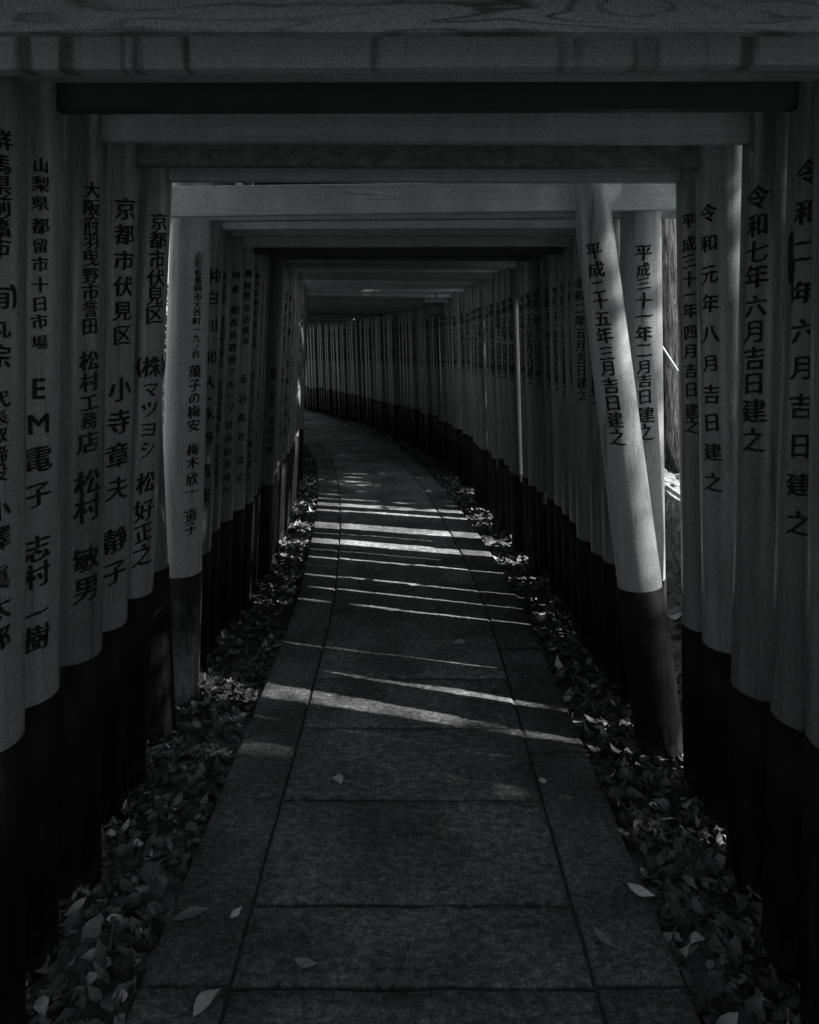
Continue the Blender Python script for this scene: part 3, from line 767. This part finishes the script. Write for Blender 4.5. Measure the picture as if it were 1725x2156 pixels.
# ------------------------------------------------------------------ lantern hung under a tie beam
def lantern():
    d = 6.9; c = Vector((pX(917, d), K * d, 0)); zt = pz(628, d); zb = pz(673, d)
    root = empty('hanging_lantern', (c.x, c.y, zb), 'small roofed wooden lantern hanging under a tie beam at the bend', 'lantern')
    o = Vector((c.x, c.y, zb)); H = zt - zb
    rf = MB(); w, dp, e = .30, .26, .012
    z0, z1 = zt - .055, zt
    for sgn in (1,):
        vs = [(-w/2, -dp/2, z0), (w/2, -dp/2, z0), (w/2, dp/2, z0), (-w/2, dp/2, z0), (-w/2, -dp/2, z0 + e), (w/2, -dp/2, z0 + e), (w/2, dp/2, z0 + e), (-w/2, dp/2, z0 + e),
              (-w*.30, 0 - .03, z1), (w*.30, 0 - .03, z1), (w*.30, .03, z1), (-w*.30, .03, z1)]
        vs = [(x + c.x, y + c.y, z) for x, y, z in vs]
        rf.add(vs, [(3, 2, 1, 0), (0, 1, 5, 4), (1, 2, 6, 5), (2, 3, 7, 6), (3, 0, 4, 7), (4, 5, 9, 8), (5, 6, 10, 9), (6, 7, 11, 10), (7, 4, 8, 11), (8, 9, 10, 11)])
    rf.build('roof', M_lroof, root, o)
    a, bq = .082, .10                                     # frame half widths, top and foot
    for sx in (-1, 1):
        for sy in (-1, 1):
            m = MB(); m.tube([(c.x + sx * a, c.y + sy * a, z0), (c.x + sx * (a + .006), c.y + sy * (a + .006), zb + .06), (c.x + sx * (bq + .016), c.y + sy * (bq + .016), zb)], [.013, .013, .012], 6, True, False)
            m.build('leg', M_lantern, root, o)
    for z, h in ((z0 - .016, .024), (zb + .05, .03)):
        m = MB(); m.box((c.x, c.y, z), 2 * a + .03, 2 * a + .03, h); m.build('rail', M_lantern, root, o)
    m = MB(); m.box((c.x, c.y, (z0 + zb + .03) / 2), 2 * a - .01, 2 * a - .01, z0 - zb - .09); m.build('paper_panel', M_paper, root, o)
    m = MB(); m.tube([(c.x, c.y, zt - .004), (c.x, c.y, zt + .16)], .006, 6); m.build('hook', M_lantern, root, o)
lantern()

# stake at the foot of the gates
d = 4.13; m = MB(); X = pX(1116, d); Y = K * d
m.prism((X + .012, Y, -.06), (X - .006, Y, pz(1103, d)), .036, .036, .006, Vector((1, 0, 0)))
tag(m.build('wooden_stake', M_bark, origin=(X, Y, -.05)), 'short squared wooden stake standing before the black post feet', 'stake')

# ------------------------------------------------------------------ beyond the gates
def rock(x, y, z, sx, sy, sz, seed, lab):
    bm = bmesh.new(); bmesh.ops.create_icosphere(bm, subdivisions=4, radius=1)
    rg = random.Random(seed); off = Vector((rg.random() * 9, rg.random() * 9, rg.random() * 9))
    from mathutils import noise as mn
    for v in bm.verts:
        p = v.co.copy(); q = Vector([math.copysign(abs(c) ** .55, c) for c in p])
        q *= 1 + .20 * mn.noise(p * 1.8 + off) + .10 * mn.noise(p * 4.5 + off) + .05 * mn.noise(p * 9 + off)
        v.co = Vector((q.x * sx, q.y * sy, q.z * sz))
    me = bpy.data.meshes.new('boulder'); bm.to_mesh(me); bm.free(); me.materials.append(M_rock)
    o = bpy.data.objects.new('boulder', me); COL.objects.link(o); o.location = (x, y, z); o.rotation_euler.z = rg.uniform(-.15, .15)
    return tag(o, lab, 'boulder', 'boulders of the low retaining wall')
for i, (y, L, h, lab) in enumerate(((2.9, .36, .30, 'low boulder at the near end of the retaining wall'), (3.55, .34, .31, 'boulder in the retaining wall beside the low end stone'), (4.22, .36, .32, 'pale flat topped boulder seen through the gap beside the leaning post'),
                                (4.95, .37, .30, 'boulder in the retaining wall below the cedar trunk'), (5.7, .38, .31, 'boulder at the far end of the retaining wall'))):
    rock(1.80, y, .30, .17, L * .92, h, i + 3, lab)

def foliage_mass(mb, c, rad, n, size, rg):
    for _ in range(n):
        while True:
            p = Vector((rg.uniform(-1, 1), rg.uniform(-1, 1), rg.uniform(-1, 1)))
            if p.length < 1: break
        if p.length > 0: p *= (.55 + .45 * rg.random())
        q = Vector((c[0] + p.x * rad[0], c[1] + p.y * rad[1], c[2] + p.z * rad[2]))
        L = size * rg.uniform(.6, 1.3); w = L * .42
        vs = [(-L / 2, 0, 0), (-.1 * L, -w / 2, .05 * L), (L / 2, 0, -.06 * L), (-.1 * L, w / 2, .05 * L)]
        mb.add(place(vs, q, rg.uniform(0, 6.28), rg.gauss(0, .7), rg.gauss(0, .7)), [(0, 1, 2), (0, 2, 3)])
        t = rg.random(); mb.tone += [t, t]
def cedar(x, y, r, h, label, seed, lean=(0, 0), n=2600):
    rg = random.Random(seed); g0 = ground_h(x, y); root = empty('cedar_tree', (x, y, g0), label, 'tree', 'trees beyond the gates')
    t = MB(); pts, rs = [], []
    for k in range(9):
        u = k / 8; pts.append((x + lean[0] * u * h, y + lean[1] * u * h, g0 - .1 + u * h)); rs.append(r * (1 - .8 * u) * (1.28 if k == 0 else 1))
    pts.insert(1, (x, y, g0 + .25)); rs.insert(1, r * 1.04)
    t.tube(pts, rs, 20); t.build('trunk', M_bark, root, (x, y, g0))
    cr = MB(); cr.tone = []
    for k in range(14):
        u = .42 + .56 * k / 13; a = rg.uniform(0, 6.28); q = (1.05 - u) * 2.6 * .5
        cc = (x + lean[0] * u * h + math.cos(a) * q, y + lean[1] * u * h + math.sin(a) * q, g0 + u * h)
        foliage_mass(cr, cc, (.5 + q, .5 + q, .55), n // 14, .2, rg)
    cr.build('crown', M_foliage, root, (x, y, g0)); return root
cedar(2.02, 5.25, .165, 11, 'cedar trunk with stringy bark seen between the leaning post and its neighbour', 31, (-.02, .01), 1600)
cedar(5.6, 8.5, .2, 12, 'cedar standing on the slope beyond the bend', 32)
def shade_tree(x, y, h, clusters, n, size, label, seed, trunk_r=.13):
    rg = random.Random(seed); g0 = ground_h(x, y); root = empty('tree', (x, y, g0), label, 'tree', 'trees beyond the gates')
    t = MB(); base = Vector((x, y, g0)); top = Vector((x + .15, y, g0 + h))
    pts = [base - Vector((0, 0, .2)), base.lerp(top, .3) + Vector((.06, .05, 0)), base.lerp(top, .65), top]
    t.tube(pts, [trunk_r * 1.25, trunk_r, trunk_r * .7, trunk_r * .25], 12); t.build('trunk', M_bark, root, tuple(base))
    cr = MB(); cr.tone = []; vol = [c[3] * c[4] * c[5] for c in clusters]
    for c, v in zip(clusters, vol):
        cc = Vector(c[:3]); k = min(.95, max(.25, (cc.z - g0) / h - .12)); p = base.lerp(top, k)
        lb = MB(); lb.tube([p, p.lerp(cc, .5) + Vector((0, 0, .12)), cc], [trunk_r * .38, trunk_r * .25, .012], 7); lb.build('limb', M_bark, root, tuple(base))
        foliage_mass(cr, cc, c[3:6], int(n * v / sum(vol)), size, rg)
    cr.build('crown', M_foliage, root, tuple(base)); return root
shade_tree(5.4, -.5, 6.6, [(5.2, .45, 4.5, .9, .85, .95), (5.5, .3, 5.6, 1.0, .95, .9), (5.1, -.8, 4.2, 1.0, 1.0, .9), (5.6, -1.0, 5.5, 1.1, 1.1, 1.0), (5.2, -2.2, 4.4, 1.0, 1.0, 1.0), (5.6, -2.4, 5.6, 1.0, 1.0, 1.0), (5.2, -.1, 3.6, .7, .9, .5), (5.2, .65, 3.75, .8, .62, .42)],
           11500, .2, 'leafy tree shading the first gates from the sun', 41)
shade_tree(6.3, 1.9, 9.2, [(5.9, .2, 7.4, 1.0, 1.1, .9), (5.9, 1.5, 7.5, 1.1, 1.1, .9), (6.0, 2.8, 7.6, .9, .8, .8), (6.2, 1.0, 8.8, 1.1, 1.3, .8), (5.8, -.9, 7.2, .9, .9, .8), (5.8, 3.8, 7.4, .9, 1.0, .8), (5.6, 3.9, 6.7, .8, .8, .6)],
           11500, .2, 'tall leafy tree up the bank past the first gates', 47)
shade_tree(5.9, 8.0, 8.8, [(5.5, 5.45, 4.7, .9, .7, .8), (5.5, 5.5, 6.2, .9, .7, .9), (5.5, 6.6, 4.6, 1.0, 1.1, .9), (5.5, 6.7, 6.2, 1.1, 1.1, 1.0), (5.8, 6.2, 7.8, 1.1, 1.4, .9), (5.5, 8.4, 4.6, 1.0, 1.1, 1.0), (5.5, 8.4, 6.2, 1.1, 1.1, 1.0), (5.8, 8.3, 7.8, 1.1, 1.2, .9), (5.5, 10.2, 4.6, 1.0, 1.1, 1.0), (5.5, 10.2, 6.2, 1.1, 1.1, 1.0), (5.8, 4.9, 8.2, .8, .9, .6)],
           16000, .22, 'leafy tree shading the gates round the bend', 42)
shade_tree(9.8, .9, 10.2, [(9.6, -.1, 8.4, .9, .48, 1.0), (9.7, -.08, 8.5, .9, .48, 1.1), (9.6, .45, 9.1, .9, .55, 1.2), (9.7, .2, 10.0, .8, .9, .5), (9.9, 1.5, 9.6, .8, .6, .5)],
           4200, .085, 'slim tree with fine sparse leaves high up the bank', 48, .1)
def bush(x, y, w, h, label, seed, n=1400):
    rg = random.Random(seed); g0 = ground_h(x, y); root = empty('shrub', (x, y, g0), label, 'shrub')
    s = MB()
    for k in range(6): s.tube([(x, y, g0 - .05), (x + rg.uniform(-w, w) * .5, y + rg.uniform(-w, w) * .5, g0 + h * .8)], [.018, .006], 6)
    s.build('stem', M_twig, root, (x, y, g0))
    cr = MB(); cr.tone = []
    for k in range(7): foliage_mass(cr, (x + rg.uniform(-w, w) * .5, y + rg.uniform(-w, w) * .5, g0 + h * rg.uniform(.45, .95)), (w * .5, w * .5, h * .22), n // 7, .13, rg)
    cr.build('foliage', M_foliage, root, (x, y, g0))
shade_tree(1.42, 2.665, 3.6, [(1.5, 2.7, 3.9, .4, .4, .3), (1.3, 2.8, 3.6, .35, .35, .25)], 260, .1, 'unseen slender young tree added outside the gates to block sun', 49, .05)  # added out of view to block one streak of sun on the path
bush(-3.75, 10.2, 1.1, 2.4, 'sunlit shrub glimpsed through the slit beside the pale post', 51)
bush(-1.9, 8.4, .7, 1.3, 'low shrub behind the gates on the sunny side', 52, 700)
# slender sapling, pale post and slanting pole glimpsed through the slits
m = MB(); sx, sy = -1.53, 4.05
pts = [(sx - .04, sy, -.1), (sx - .05, sy, .6), (sx - .03, sy + .02, 1.1), (sx + .06, sy + .03, 1.6), (sx + .10, sy + .03, 2.0)]
root = empty('sapling', (sx, sy, -.05), 'thin dark sapling in the slit between two posts', 'sapling')
m.tube(pts, [.012, .010, .008, .007, .003], 7); m.build('stem', M_twig, root, (sx, sy, -.05))
for k, (za, dx, dz) in enumerate(((1.2, .10, .10), (1.45, -.10, .16), (1.65, .12, .1))):
    t = MB(); t.tube([(sx - .02, sy + .02, za), (sx - .02 + dx, sy, za + dz)], [.005, .002], 5); t.build('twig', M_twig, root, (sx, sy, -.05))
m = MB(); m.box((-2.02, 5.6, .64), .11, .11, 1.5, .2); m.box((-2.02, 5.6, 1.41), .13, .13, .035, .2)
tag(m.build('concrete_post', M_concrete, origin=(-2.02, 5.6, -.1)), 'pale square concrete post glimpsed through the slit beside a gate', 'post')
m = MB(); a = P3(1385, 715, 3.55); b = P3(1440, 800, 3.45); dv = (b - a)
m.tube([a - dv * 2.2, b + dv * 1.2], .006, 8)
tag(m.build('slanting_pole', M_pale, origin=tuple(b)), 'thin pale pole slanting in front of the cedar trunk', 'pole')
